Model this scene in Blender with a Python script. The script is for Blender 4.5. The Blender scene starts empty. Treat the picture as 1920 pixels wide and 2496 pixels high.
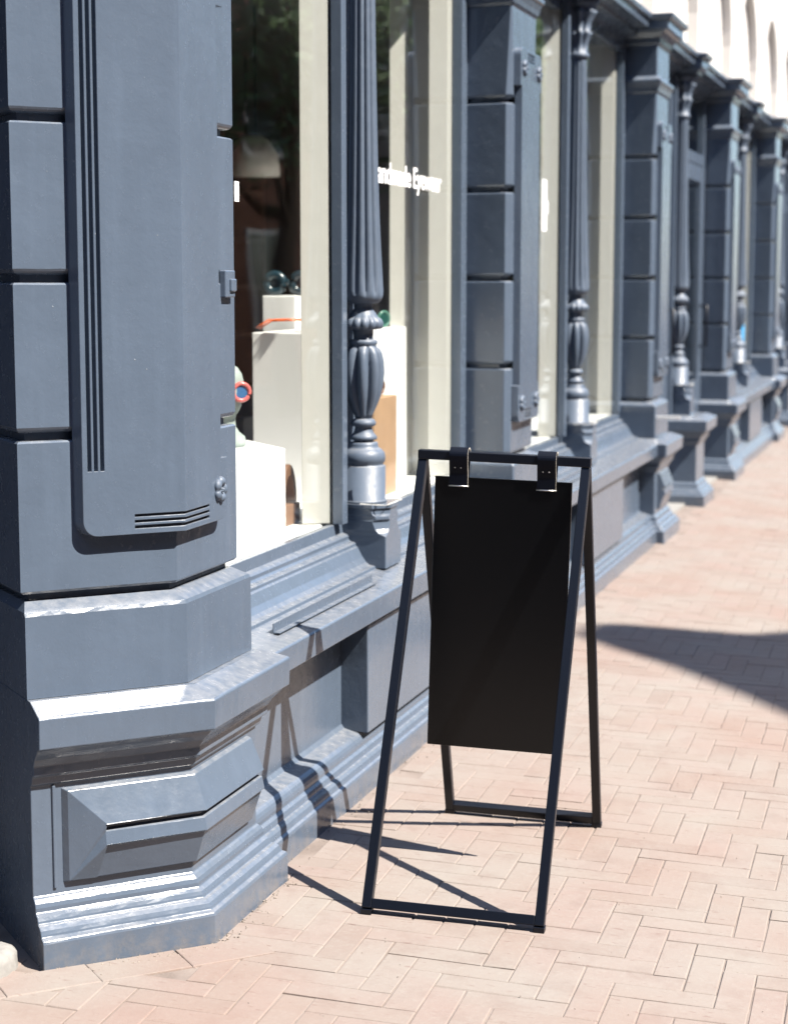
import bpy, bmesh, math, random
from mathutils import Vector, Matrix, noise
random.seed(7)
R = math.radians
SC = bpy.context.scene
COL = SC.collection

# ------------------------------------------------------------------ camera, sky, sun, exposure
F_PX, PHI, YAW, H = 4500.0, R(7.2065), R(16.9452), 1.5
cam_d = bpy.data.cameras.new('camera'); cam = bpy.data.objects.new('camera', cam_d); COL.objects.link(cam)
SC.camera = cam
cam_d.sensor_fit = 'HORIZONTAL'; cam_d.sensor_width = 36.0; cam_d.lens = F_PX / 1920 * 36.0
cam_d.clip_start = 0.05; cam_d.clip_end = 500
cam.location = (0, 0, H); cam.rotation_euler = (R(90) - PHI, 0, YAW)
cam_d.dof.use_dof = True; cam_d.dof.focus_distance = 4.3; cam_d.dof.aperture_fstop = 5.0

SUN_TO = Vector((0.765, -0.178, 1.0)).normalized()          # direction towards the sun
elev = math.asin(SUN_TO.z); azim = math.atan2(SUN_TO.x, SUN_TO.y)
world = bpy.data.worlds.new('World'); SC.world = world; world.use_nodes = True
nt = world.node_tree; bg = nt.nodes['Background']
sky = nt.nodes.new('ShaderNodeTexSky'); sky.sky_type = 'NISHITA'; sky.sun_disc = False
sky.sun_elevation = elev; sky.sun_rotation = azim; sky.air_density = 1.0; sky.dust_density = 0.6; sky.ozone_density = 5.0
nt.links.new(sky.outputs[0], bg.inputs[0]); bg.inputs[1].default_value = 0.115
sl = bpy.data.lights.new('sun', 'SUN'); sun = bpy.data.objects.new('sun', sl); COL.objects.link(sun)
sl.energy = 5.0; sl.angle = R(0.53); sl.color = (1.0, 0.925, 0.83)
sun.rotation_euler = SUN_TO.to_track_quat('Z', 'Y').to_euler(); sun.location = (6, -2, 9)
SC.view_settings.view_transform = 'Standard'; SC.view_settings.look = 'None'
SC.view_settings.exposure = 1.58; SC.view_settings.gamma = 1.0
SC.cycles.max_bounces = 8; SC.cycles.transparent_max_bounces = 12; SC.cycles.glossy_bounces = 4
SC.cycles.caustics_reflective = False; SC.cycles.caustics_refractive = False

# ------------------------------------------------------------------ materials
def new_mat(name):
    m = bpy.data.materials.new(name); m.use_nodes = True
    return m, m.node_tree, m.node_tree.nodes['Principled BSDF']
def N(nt, typ, **kw):
    n = nt.nodes.new(typ)
    for k, v in kw.items():
        if k in ('operation', 'blend_type', 'data_type', 'feature', 'noise_dimensions', 'use_clamp', 'distance'):
            setattr(n, k, v)
        else:
            n.inputs[k].default_value = v
    return n
def coords(nt, scale=(1, 1, 1)):
    g = nt.nodes.new('ShaderNodeNewGeometry'); mp = nt.nodes.new('ShaderNodeMapping')
    mp.inputs['Scale'].default_value = scale
    nt.links.new(g.outputs['Position'], mp.inputs['Vector'])
    return mp.outputs[0]
def ramp(nt, src, stops):
    r = nt.nodes.new('ShaderNodeValToRGB')
    el = r.color_ramp.elements
    while len(el) < len(stops): el.new(0.5)
    for e, (p, c) in zip(el, stops):
        e.position = p; e.color = (*c, 1) if len(c) == 3 else c
    nt.links.new(src, r.inputs[0]); return r.outputs[0]
def g3(v): return (v, v, v)
def mix(nt, a, b, fac, mode='MIX'):
    m = nt.nodes.new('ShaderNodeMix'); m.data_type = 'RGBA'; m.blend_type = mode
    for sock, v in ((m.inputs[0], fac), (m.inputs[6], a), (m.inputs[7], b)):
        if hasattr(v, 'is_linked'): nt.links.new(v, sock)
        elif isinstance(v, (int, float)): sock.default_value = v
        else: sock.default_value = (*v, 1)
    return m.outputs[2]
def simple(name, col, rough=0.5, metal=0.0, spec=0.5, bump=0.0, bscale=60.0, var=0.0):
    m, nt, b = new_mat(name)
    b.inputs['Roughness'].default_value = rough; b.inputs['Metallic'].default_value = metal
    b.inputs['Specular IOR Level'].default_value = spec
    co = coords(nt)
    n = N(nt, 'ShaderNodeTexNoise', Scale=bscale, Detail=4.0); nt.links.new(co, n.inputs['Vector'])
    if var > 0:
        c = mix(nt, tuple(v * (1 - var) for v in col), tuple(min(1, v * (1 + var)) for v in col), n.outputs[0])
        nt.links.new(c, b.inputs['Base Color'])
    else:
        b.inputs['Base Color'].default_value = (*col, 1)
    if bump > 0:
        bp = N(nt, 'ShaderNodeBump', Strength=bump, Distance=0.002); nt.links.new(n.outputs[0], bp.inputs['Height'])
        nt.links.new(bp.outputs[0], b.inputs['Normal'])
    return m

def paint_mat(name, col, rough, bump, dirt=0.5):
    m, nt, b = new_mat(name); L = nt.links.new
    co = coords(nt); co_v = coords(nt, (26, 26, 2.2))
    n1 = N(nt, 'ShaderNodeTexNoise', Scale=5.5, Detail=5.0, Roughness=0.6); L(co, n1.inputs['Vector'])
    n2 = N(nt, 'ShaderNodeTexNoise', Scale=38.0, Detail=6.0, Roughness=0.65); L(co, n2.inputs['Vector'])
    nv = N(nt, 'ShaderNodeTexNoise', Scale=1.0, Detail=4.0); L(co_v, nv.inputs['Vector'])
    fine = N(nt, 'ShaderNodeTexNoise', Scale=190.0, Detail=3.0); L(co, fine.inputs['Vector'])
    base = mix(nt, tuple(v * 0.86 for v in col), tuple(v * 1.14 for v in col), n1.outputs[0])
    base = mix(nt, base, tuple(v * 1.25 for v in col), ramp(nt, nv.outputs[0], [(0.52, g3(0)), (0.78, g3(0.4))]))
    # pale scuffs and specks, paint chips
    vo = N(nt, 'ShaderNodeTexVoronoi', Scale=46.0); L(co, vo.inputs['Vector'])
    big = N(nt, 'ShaderNodeTexNoise', Scale=9.0, Detail=2.0); L(co, big.inputs['Vector'])
    sp = ramp(nt, vo.outputs['Distance'], [(0.0, g3(1)), (0.045, g3(0.9)), (0.075, g3(0))])
    gate = ramp(nt, big.outputs[0], [(0.55, g3(0)), (0.66, g3(1))])
    speck = mix(nt, g3(0), sp, gate)
    base = mix(nt, base, (0.252, 0.270, 0.282), mix(nt, g3(0), speck, dirt))
    # dust collects on upward faces
    geo = nt.nodes.new('ShaderNodeNewGeometry'); sx = nt.nodes.new('ShaderNodeSeparateXYZ'); L(geo.outputs['True Normal'], sx.inputs[0])
    up = ramp(nt, sx.outputs['Z'], [(0.55, g3(0)), (0.95, g3(0.62))])
    upn = mix(nt, g3(0), up, ramp(nt, n2.outputs[0], [(0.35, g3(0.25)), (0.65, g3(1))]))
    base = mix(nt, base, (0.235, 0.24, 0.25), upn)
    sz = nt.nodes.new('ShaderNodeSeparateXYZ'); L(geo.outputs['Position'], sz.inputs[0])
    low = ramp(nt, sz.outputs['Z'], [(0.0, g3(1)), (0.085, g3(0))])
    n5 = N(nt, 'ShaderNodeTexNoise', Scale=24.0, Detail=6.0, Roughness=0.7); L(co, n5.inputs['Vector'])
    gr = mix(nt, g3(0), low, ramp(nt, n5.outputs[0], [(0.42, g3(0)), (0.62, g3(1))]))
    base = mix(nt, base, (0.16, 0.15, 0.145), mix(nt, g3(0), gr, 0.6))
    L(base, b.inputs['Base Color'])
    rr = ramp(nt, n2.outputs[0], [(0.3, g3(rough * 0.8)), (0.7, g3(min(1, rough * 1.35)))])
    L(rr, b.inputs['Roughness']); b.inputs['Specular IOR Level'].default_value = 0.5
    b1 = N(nt, 'ShaderNodeBump', Strength=bump, Distance=0.012); L(n1.outputs[0], b1.inputs['Height'])
    b2 = N(nt, 'ShaderNodeBump', Strength=bump, Distance=0.0010); L(n2.outputs[0], b2.inputs['Height']); L(b1.outputs[0], b2.inputs['Normal'])
    b3 = N(nt, 'ShaderNodeBump', Strength=0.5 * bump, Distance=0.0005); L(fine.outputs[0], b3.inputs['Height']); L(b2.outputs[0], b3.inputs['Normal'])
    b4 = N(nt, 'ShaderNodeBump', Strength=0.7, Distance=0.0008); L(speck, b4.inputs['Height']); L(b3.outputs[0], b4.inputs['Normal'])
    L(b4.outputs[0], b.inputs['Normal'])
    return m
PAINT = paint_mat('slate_blue_paint', (0.076, 0.101, 0.140), 0.22, 0.26, 0.6)
IRON = paint_mat('slate_blue_iron_paint', (0.070, 0.094, 0.132), 0.46, 0.25, 0.3)

def brick_mat():
    m, nt, b = new_mat('red_brick_paver'); L = nt.links.new
    geo = nt.nodes.new('ShaderNodeNewGeometry'); co = coords(nt)
    c = ramp(nt, geo.outputs['Random Per Island'],
             [(0.0, (0.188, 0.148, 0.130)), (0.12, (0.204, 0.160, 0.139)), (0.4, (0.207, 0.172, 0.152)), (0.7, (0.214, 0.168, 0.150)), (1.0, (0.212, 0.178, 0.158))])
    n1 = N(nt, 'ShaderNodeTexNoise', Scale=3.0, Detail=4.0); L(co, n1.inputs['Vector'])
    n2 = N(nt, 'ShaderNodeTexNoise', Scale=75.0, Detail=7.0, Roughness=0.7); L(co, n2.inputs['Vector'])
    cs = coords(nt, (30, 110, 60))
    n3 = N(nt, 'ShaderNodeTexNoise', Scale=1.0, Detail=3.0); L(cs, n3.inputs['Vector'])
    c = mix(nt, c, (0.216, 0.199, 0.180), ramp(nt, n1.outputs[0], [(0.35, g3(0)), (0.7, g3(0.75))]))
    c = mix(nt, c, (0.243, 0.230, 0.207), ramp(nt, n2.outputs[0], [(0.5, g3(0)), (0.75, g3(0.5))]))
    c = mix(nt, c, (0.138, 0.090, 0.078), ramp(nt, n3.outputs[0], [(0.64, g3(0)), (0.74, g3(0.6))]))
    n4 = N(nt, 'ShaderNodeTexNoise', Scale=11.0, Detail=6.0, Roughness=0.65); L(co, n4.inputs['Vector'])
    c = mix(nt, c, (0.155, 0.115, 0.10), ramp(nt, n4.outputs[0], [(0.50, g3(0)), (0.72, g3(0.38))]))
    n6 = N(nt, 'ShaderNodeTexNoise', Scale=1.1, Detail=3.0); L(co, n6.inputs['Vector'])
    c = mix(nt, c, (0.20, 0.13, 0.105), ramp(nt, n6.outputs[0], [(0.48, g3(0)), (0.7, g3(0.4))]))
    L(c, b.inputs['Base Color']); b.inputs['Roughness'].default_value = 0.85; b.inputs['Specular IOR Level'].default_value = 0.3
    b1 = N(nt, 'ShaderNodeBump', Strength=0.6, Distance=0.0015); L(n2.outputs[0], b1.inputs['Height'])
    b2 = N(nt, 'ShaderNodeBump', Strength=0.5, Distance=0.001); b2.invert = True
    L(n3.outputs[0], b2.inputs['Height']); L(b1.outputs[0], b2.inputs['Normal'])
    L(b2.outputs[0], b.inputs['Normal'])
    return m
BRICK = brick_mat()
def sand_mat():
    m, nt, b = new_mat('joint_sand'); L = nt.links.new
    co = coords(nt)
    n1 = N(nt, 'ShaderNodeTexNoise', Scale=7.0, Detail=5.0); L(co, n1.inputs['Vector'])
    n2 = N(nt, 'ShaderNodeTexNoise', Scale=140.0, Detail=4.0); L(co, n2.inputs['Vector'])
    c = mix(nt, (0.105, 0.086, 0.075), (0.204, 0.174, 0.156), ramp(nt, n1.outputs[0], [(0.38, g3(0)), (0.56, g3(1))]))
    c = mix(nt, c, (0.18, 0.145, 0.125), n2.outputs[0])
    L(c, b.inputs['Base Color']); b.inputs['Roughness'].default_value = 0.95
    return m
SAND = sand_mat()
def glass_mat():
    m = bpy.data.materials.new('window_glass'); m.use_nodes = True; nt = m.node_tree; nt.nodes.clear(); L = nt.links.new
    out = nt.nodes.new('ShaderNodeOutputMaterial'); tr = nt.nodes.new('ShaderNodeBsdfTransparent'); gl = nt.nodes.new('ShaderNodeBsdfGlossy')
    lw = nt.nodes.new('ShaderNodeLayerWeight'); lw.inputs[0].default_value = 0.5
    fr = nt.nodes.new('ShaderNodeMath'); fr.operation = 'POWER'; fr.inputs[1].default_value = 4.8; L(lw.outputs['Facing'], fr.inputs[0])
    mt = nt.nodes.new('ShaderNodeMath'); mt.operation = 'MULTIPLY_ADD'; mt.inputs[1].default_value = 0.70; mt.inputs[2].default_value = 0.022; mt.use_clamp = True
    mx = nt.nodes.new('ShaderNodeMixShader')
    tr.inputs[0].default_value = (0.97, 0.98, 0.975, 1); gl.inputs['Roughness'].default_value = 0.0; gl.inputs[0].default_value = (0.9, 0.93, 0.95, 1)
    co = coords(nt); n = N(nt, 'ShaderNodeTexNoise', Scale=1.6, Detail=1.0); L(co, n.inputs['Vector'])
    bp = N(nt, 'ShaderNodeBump', Strength=0.12, Distance=0.02); L(n.outputs[0], bp.inputs['Height']); L(bp.outputs[0], gl.inputs['Normal'])
    L(fr.outputs[0], mt.inputs[0]); L(mt.outputs[0], mx.inputs[0]); L(tr.outputs[0], mx.inputs[1]); L(gl.outputs[0], mx.inputs[2]); L(mx.outputs[0], out.inputs[0])
    return m
GLASS = glass_mat()
CREAM = simple('cream_painted_board', (0.50, 0.495, 0.46), 0.5, var=0.06, bump=0.2, bscale=20)
WHITE = simple('white_lacquer', (0.86, 0.86, 0.85), 0.4, var=0.02)
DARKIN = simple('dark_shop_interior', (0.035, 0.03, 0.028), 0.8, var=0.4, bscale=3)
WOODF = simple('shop_floor_wood', (0.16, 0.10, 0.06), 0.4, var=0.3, bscale=12)
FRAME_BLK = simple('black_steel_powder_coat', (0.0025, 0.0042, 0.009), 0.36, spec=0.35, bump=0.1, bscale=300)
BOARD_BLK = simple('matt_black_board', (0.0004, 0.0006, 0.0010), 0.30, spec=0.36, bump=0.05, bscale=200)
LEATHER = simple('black_leather', (0.0012, 0.0030, 0.0085), 0.5, spec=0.16, bump=0.1, bscale=400)
LEATHER_EDGE = simple('raw_leather_edge', (0.50, 0.47, 0.42), 0.6)
STEEL = simple('brushed_steel', (0.7, 0.7, 0.68), 0.3, metal=1.0)
WPANE_ = simple('dark_door_glass', (0.02, 0.022, 0.025), 0.08)
VINYL = simple('white_vinyl', (0.88, 0.88, 0.88), 0.5)
STUCCO = simple('cream_white_stucco', (0.54, 0.52, 0.495), 0.8, var=0.03, bump=0.4, bscale=15)
SHADEWIN = simple('upper_window_dark', (0.10, 0.10, 0.10), 0.2)
STONE = simple('whitewashed_stone', (0.22, 0.215, 0.205), 0.85, var=0.25, bump=1.0, bscale=45)

# ------------------------------------------------------------------ mesh helpers
class MB:
    def __init__(s): s.v = []; s.f = []; s.m = []
    def add(s, vs, fs, mi=0):
        o = len(s.v); s.v += [tuple(v) for v in vs]; s.f += [tuple(i + o for i in f) for f in fs]; s.m += [mi] * len(fs); return s
    def box(s, x0, x1, y0, y1, z0, z1, mi=0):
        vs = [(x, y, z) for z in (z0, z1) for y in (y0, y1) for x in (x0, x1)]
        return s.add(vs, [(0, 2, 3, 1), (4, 5, 7, 6), (0, 1, 5, 4), (2, 6, 7, 3), (0, 4, 6, 2), (1, 3, 7, 5)], mi)
    def loft(s, rings, caps=True, mi=0, closed_rings=False):
        n = len(rings[0]); vs = [p for r in rings for p in r]; fs = []
        K = len(rings)
        for k in range(K if closed_rings else K - 1):
            a, b = k * n, ((k + 1) % K) * n
            for i in range(n):
                j = (i + 1) % n; fs.append((a + i, a + j, b + j, b + i))
        if caps and not closed_rings:
            fs.append(tuple(reversed(range(n)))); fs.append(tuple(range((K - 1) * n, K * n)))
        return s.add(vs, fs, mi)
    def extrude_y(s, prof, y0, y1, mi=0):           # closed profile of (x,z)
        return s.loft([[(x, y0, z) for x, z in prof], [(x, y1, z) for x, z in prof]], True, mi)
    def tube(s, pts, r, n=8, mi=0, closed=False):
        pts = [Vector(p) for p in pts]; rings = []; K = len(pts)
        for k, p in enumerate(pts):
            a = pts[k - 1] if (k > 0 or closed) else p; b = pts[(k + 1) % K] if (k < K - 1 or closed) else p
            t = (b - a).normalized(); up = Vector((0, 0, 1)) if abs(t.z) < 0.9 else Vector((1, 0, 0))
            u = t.cross(up).normalized(); w = t.cross(u)
            rr = r[k] if isinstance(r, (list, tuple)) else r
            rings.append([p + (u * math.cos(2 * math.pi * i / n) + w * math.sin(2 * math.pi * i / n)) * rr for i in range(n)])
        return s.loft(rings, not closed, mi, closed)
    def sphere(s, c, r, sx=1, sy=1, sz=1, n=12, mi=0):
        rings = []
        for k in range(1, n):
            a = math.pi * k / n
            rings.append([(c[0] + r * sx * math.sin(a) * math.cos(2 * math.pi * i / n), c[1] + r * sy * math.sin(a) * math.sin(2 * math.pi * i / n), c[2] - r * sz * math.cos(a)) for i in range(n)])
        return s.loft(rings, True, mi)
def obj(name, mb, mat, parent=None, bevel=0.0, smooth=False, segs=2, pinv=True, weld=False):
    me = bpy.data.meshes.new(name); me.from_pydata(mb.v, [], mb.f)
    mats = mat if isinstance(mat, (list, tuple)) else [mat]
    for m in mats: me.materials.append(m)
    if len(mats) > 1: me.polygons.foreach_set('material_index', mb.m)
    bm = bmesh.new(); bm.from_mesh(me)
    if weld: bmesh.ops.remove_doubles(bm, verts=bm.verts, dist=1e-5)
    bmesh.ops.recalc_face_normals(bm, faces=bm.faces); bm.to_mesh(me); bm.free()
    o = bpy.data.objects.new(name, me); COL.objects.link(o)
    if smooth: me.polygons.foreach_set('use_smooth', [True] * len(me.polygons))
    if bevel > 0:
        b = o.modifiers.new('bevel', 'BEVEL'); b.width = bevel; b.segments = segs; b.limit_method = 'ANGLE'; b.angle_limit = R(28)
    if parent is not None:
        o.parent = parent
        if pinv: o.matrix_parent_inverse = Matrix.Translation(-world_loc(parent))
    me.update()
    return o
def world_loc(o):
    v = Vector((0, 0, 0))
    while o is not None:
        v += o.location
        if o.parent is not None: v += o.matrix_parent_inverse.translation
        o = o.parent
    return v
def empty(name, loc, label, cat, group=None):
    o = bpy.data.objects.new(name, None); COL.objects.link(o); o.location = loc; o.empty_display_size = 0.2
    o['label'] = label; o['category'] = cat
    if group: o['group'] = group
    return o
def tag(o, label, cat, group=None):
    o['label'] = label; o['category'] = cat
    if group: o['group'] = group
    return o
def struct(o): o['kind'] = 'structure'; return o
def at_y(mb, y): 
    mb.v = [(a, b + y, c) for a, b, c in mb.v]; return mb

X0 = -1.564
SL = 0.028
def gz(x): return -SL * (x - X0)

# ------------------------------------------------------------------ the ground
# ground sheet: falls gently to the street, flat beyond
g = MB()
xs = [-60, -2.9, 2.6, 4.0, 60]; zz = [gz(-2.9) - 0.0028, gz(-2.9) - 0.0028, gz(2.6) - 0.0028, gz(2.6) - 0.12, gz(2.6) - 0.12]
ys = [-40, 2.2, 24, 160]
vs = [(x, y, z) for y in ys for x, z in zip(xs, zz)]
fs = [(j * 5 + i, j * 5 + i + 1, (j + 1) * 5 + i + 1, (j + 1) * 5 + i) for j in range(3) for i in range(4)]
g.add(vs, fs)
struct(obj('ground', g, SAND))

# brick pavers laid in herringbone, one mesh
BL, BW = 0.2325, 0.0738
mb = MB()
rot = R(1.5); cr, sr = math.cos(rot), math.sin(rot)
nA = Vector((1, -1)) / math.sqrt(2); tA = Vector((-1, -1)) / math.sqrt(2)
C0 = Vector((X0, 3.745)); S_SIDE = -1.14
def brick(cx, cy, ang, L, W, lift=0.0):
    ca, sa = math.cos(ang), math.sin(ang)
    gap = 0.0014 + random.random() ** 3 * 0.0034
    hl, hw = L / 2 - gap / 2, W / 2 - gap / 2
    dz = random.gauss(0, 0.0006) + lift; tx = random.gauss(0, 0.0035); ty = random.gauss(0, 0.006)
    ang2 = random.gauss(0, 0.006); ca, sa = math.cos(ang + ang2), math.sin(ang + ang2)
    def P(u, v, z):
        j = 0.0007
        x = cx + u * ca - v * sa; y = cy + u * sa + v * ca
        return (x + random.uniform(-j, j), y + random.uniform(-j, j), gz(x) + dz + tx * u + ty * v + z)
    b = 0.0026
    rings = []
    for (e, z) in ((0, -0.02), (0, -0.0030), (b * 0.35, -0.0009), (b, 0.0)):
        rings.append([P(-hl + e, -hw + e, z), P(hl - e, -hw + e, z), P(hl - e, hw - e, z), P(-hl + e, hw - e, z)])
    o = len(mb.v)
    for r in rings: mb.v += r
    for k in range(3):
        for i in range(4):
            jn = (i + 1) % 4; mb.f.append((o + 4 * k + i, o + 4 * k + jn, o + 4 * k + 4 + jn, o + 4 * k + 4 + i)); mb.m.append(0)
    mb.f.append(tuple(o + 12 + i for i in range(4))); mb.m.append(0)
def inside(x, y):
    if x < -1.66 and y > 4.35: return True
    q = Vector((x, y)) - C0; d = q.dot(nA); a = q.dot(tA)
    if y >= 3.7: return x < X0 - 0.035 and a < 0.40
    if a < 0.40 and d < -0.02: return True
    return -0.02 <= d < 0.068 and -0.06 < a < 0.66
ox, oy = -1.26, 3.9
i0, i1, j0, j1 = -34, 60, -26, 250
for j in range(j0, j1):
    for i in range(i0, i1):
        k = (i + j) % 6
        if k == 0: cx, cy, ang = (i + 1.5) * BW, (j + 0.5) * BW, 0
        elif k == 3: cx, cy, ang = (i + 0.5) * BW, (j + 1.5) * BW, math.pi / 2
        else: continue
        X = ox + cx * cr - cy * sr; Y = oy + cx * sr + cy * cr
        if X < -2.75 or X > 2.5 or Y < 2.25 or Y > 21.5: continue
        if X > 0.9 and Y < 7: continue
        if inside(X, Y): continue
        brick(X, Y, ang + rot, BW * 3.0, BW)
# border course that follows the corner pier
for r_, dd in ((0, 0.055),):
    s = -0.10; 
    while s < 0.62:
        Lb = BL * random.uniform(0.8, 1.0); c = C0 + nA * (dd) + tA * (s + Lb / 2)
        brick(c.x, c.y, math.atan2(tA.y, tA.x) + random.gauss(0, 0.01), Lb, 0.11, 0.0025); s += Lb
struct(obj('pavement', mb, BRICK))

# grit, crumbs and blown dust lying on the bricks
m = MB(); rg = random.Random(5)
for k in range(620):
    if k < 300:
        t_ = rg.random()
        if t_ < 0.35: p = C0 + tA * rg.uniform(0, 0.45) + nA * abs(rg.gauss(0, 0.03))
        elif t_ < 0.5: p = Vector((X0 + abs(rg.gauss(0, 0.02)), rg.uniform(3.75, 4.22)))
        else: p = Vector((-1.608 + abs(rg.gauss(0, 0.03)), rg.uniform(4.25, 7.0)))
        r = rg.uniform(0.0010, 0.0038)
    else:
        p = Vector((rg.uniform(-1.6, 0.2), rg.uniform(3.2, 8.0))); r = rg.uniform(0.0008, 0.0022)
    pts_ = [Vector((rg.gauss(0, 1), rg.gauss(0, 1), rg.gauss(0, 0.6))).normalized() * r * rg.uniform(.7, 1.3) for _ in range(6)]
    base_ = [Vector((1, 0, 0)), Vector((0, 1, 0)), Vector((-1, 0, 0)), Vector((0, -1, 0)), Vector((0, 0, .7)), Vector((0, 0, -.7))]
    vv = [Vector((p.x, p.y, gz(p.x) + 0.0015)) + (b_ * r + q_ * .4) for b_, q_ in zip(base_, pts_)]
    m.add(vv, [(0, 1, 4), (1, 2, 4), (2, 3, 4), (3, 0, 4), (1, 0, 5), (2, 1, 5), (3, 2, 5), (0, 3, 5)])
gm = simple('pale_grit', (0.20, 0.17, 0.145), 0.9, var=0.5, bscale=60)
o = obj('grit', m, gm); tag(o, 'pale grit and crumbs scattered on the brick pavement', 'grit'); o['kind'] = 'stuff'

# ------------------------------------------------------------------ the shop building
ZB = 0.0
shop = empty('shop_building', (-1.9, 5.5, 0.0), 'long slate blue painted shop front with stone piers, iron columns and big display windows', 'building')

MOULD = [(0.0, -0.08), (0.0, 0.066), (-0.003, 0.073), (-0.012, 0.077), (-0.014, 0.083), (-0.018, 0.091), (-0.026, 0.098), (-0.034, 0.1005),
         (-0.036, 0.107), (-0.040, 0.1145), (-0.047, 0.120), (-0.050, 0.1225), (-0.050, 0.132), (-0.053, 0.141), (-0.060, 0.149), (-0.066, 0.154)]
# pier profile, d relative to the plinth face (shaft face d=-0.1)
BASE = MOULD + [(-0.066, 0.402), (-0.056, 0.408), (-0.052, 0.425), (-0.040, 0.432), (-0.040, 0.452), (-0.028, 0.470), (-0.014, 0.484), (-0.004, 0.496),
        (0.006, 0.500), (0.008, 0.566), (0.004, 0.571), (-0.054, 0.594)]
BLOCK = [(-0.130, 0.5945), (-0.072, 0.595), (-0.073, 0.776), (-0.077, 0.784), (-0.112, 0.803)]
def shaft_levels(z0, z1, first, step, gap=0.018):
    L = [(-0.124, z0 - 0.018), (-0.124, z0)]; z = first
    L += [(-0.106, z0), (-0.1, z0 + 0.006)]
    while z < z1 - 0.05:
        L += [(-0.100, z - gap / 2 - 0.004), (-0.104, z - gap / 2), (-0.124, z - gap / 2 + 0.001), (-0.124, z + gap / 2 - 0.001), (-0.112, z + gap / 2 + 0.0005), (-0.106, z + gap / 2 + 0.003), (-0.1025, z + gap / 2 + 0.007), (-0.1, z + gap / 2 + 0.012)]
        z += step
    return L
SHAFT = shaft_levels(0.820, 2.5, 1.161, 0.339)
CAP = [(-0.100, 2.530), (-0.092, 2.542), (-0.088, 2.560), (-0.078, 2.585), (-0.072, 2.590), (-0.072, 2.606), (-0.094, 2.622), (-0.100, 2.628), (-0.100, 2.790),
       (-0.096, 2.800), (-0.090, 2.806), (-0.084, 2.835), (-0.060, 2.862), (-0.045, 2.872), (-0.030, 2.876), (-0.030, 2.923), (-0.012, 2.930), (-0.006, 2.944), (-0.004, 2.956), (-0.13, 2.975)]

def AB(d): return C0 + d * Vector((1, -math.sqrt(2) + 1))
def corner_ring(d, z):
    e = min(0, d + 0.1) if z > 0.6 else 0.0
    ab = AB(d); s = S_SIDE + (d < -0.101) * (d + 0.1)
    lf = ab + tA * (s - ab.dot(tA))
    base = C0 + nA * (-0.52); lb = base + tA * (s - base.dot(tA))
    yr = 4.22 + 0.72 * d
    return [(lb.x, lb.y, z), (lf.x, lf.y, z), (ab.x, ab.y, z), (X0 + d, yr, z), (-2.02, yr, z), (-2.3, 4.3, z)]
def corner_loft(levels, amp=0.0007):
    m = MB(); rings = []
    for d, z in levels:
        r = corner_ring(d, z); out = [Vector(r[0])]
        for (a, b, n) in ((1, 2, 14), (2, 3, 14)):
            a, b = Vector(r[a]), Vector(r[b])
            for k in range(n if b is not r[3] else n + 1):
                out.append(a.lerp(b, k / n))
        out += [Vector(r[3]), Vector(r[4]), Vector(r[5])]
        for k in range(1, 30):
            p = out[k]; q = p * 14 + Vector((0, 0, p.z * 20)); w = amp * (2.6 if k == 1 else 1.0)
            n1 = noise.noise(q); n2 = noise.noise(q * 2.7 + Vector((5, 1, 9)))
            nrm = nA if k < 15 else Vector((1, 0))
            dd = w * (n1 + 0.6 * n2)
            out[k] = p + Vector((nrm.x * dd, nrm.y * dd, 0.9 * amp * n2 if k > 0 and z > 0 else 0))
        rings.append([tuple(v) for v in out])
    m.loft(rings); return m
pier0 = obj('corner_pier', corner_loft(SHAFT + [(-0.1, 2.53)]), PAINT, shop, 0.0035)
obj('pier_base', corner_loft(BASE), PAINT, pier0, 0.0022)
obj('pedestal_block', corner_loft(BLOCK), PAINT, pier0, 0.004)
obj('pier_capital', corner_loft(CAP), PAINT, pier0, 0.002)

# diamond panel of the corner pier base
def Apt(s, z, d):
    p = AB(d) + tA * s; return (p.x, p.y, z)
def Bpt(y, z, d): return (X0 + d, y, z)
m = MB()
prof = [(-0.066, 0.178), (-0.054, 0.182), (-0.028, 0.258), (-0.020, 0.262), (-0.026, 0.292), (-0.040, 0.2955), (-0.040, 0.305), (-0.021, 0.308), (-0.054, 0.386), (-0.066, 0.392)]
sec = [[Apt(0.236 - 0.0 * 0, z, d) for d, z in prof], [AB(d).to_tuple() + (z,) for d, z in prof], [Bpt(4.115, z, d) for d, z in prof]]
m.loft(sec, True)
# left triangular end of the diamond
TLc, BLc = Apt(0.300, 0.386, -0.054), Apt(0.300, 0.182, -0.054)
q = sec[0]
m.add([TLc, BLc, q[8], q[7], q[4], q[3], q[1], Apt(0.306, 0.392, -0.066), Apt(0.306, 0.178, -0.066), q[0], q[9]],
      [(0, 3, 2), (0, 1, 5, 4, 3), (1, 6, 5), (0, 7, 8, 1), (7, 0, 2, 10), (1, 8, 9, 6)])
obj('diamond_panel', m, PAINT, pier0, 0.0016, weld=True)
# sunk fillet frame around the diamond (thin raised listel)
m = MB()
for s0, s1 in ((0.322, 0.329),):
    for a in range(1):
        r1 = [Apt(s0, 0.168, -0.0662), Apt(s1, 0.168, -0.0662), Apt(s1, 0.168, -0.061), Apt(s0, 0.168, -0.061)]
        r2 = [Apt(s0, 0.4, -0.0662), Apt(s1, 0.4, -0.0662), Apt(s1, 0.4, -0.061), Apt(s0, 0.4, -0.061)]
        m.loft([r1, r2])
obj('panel_bead', m, PAINT, pier0, 0.0015)

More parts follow.
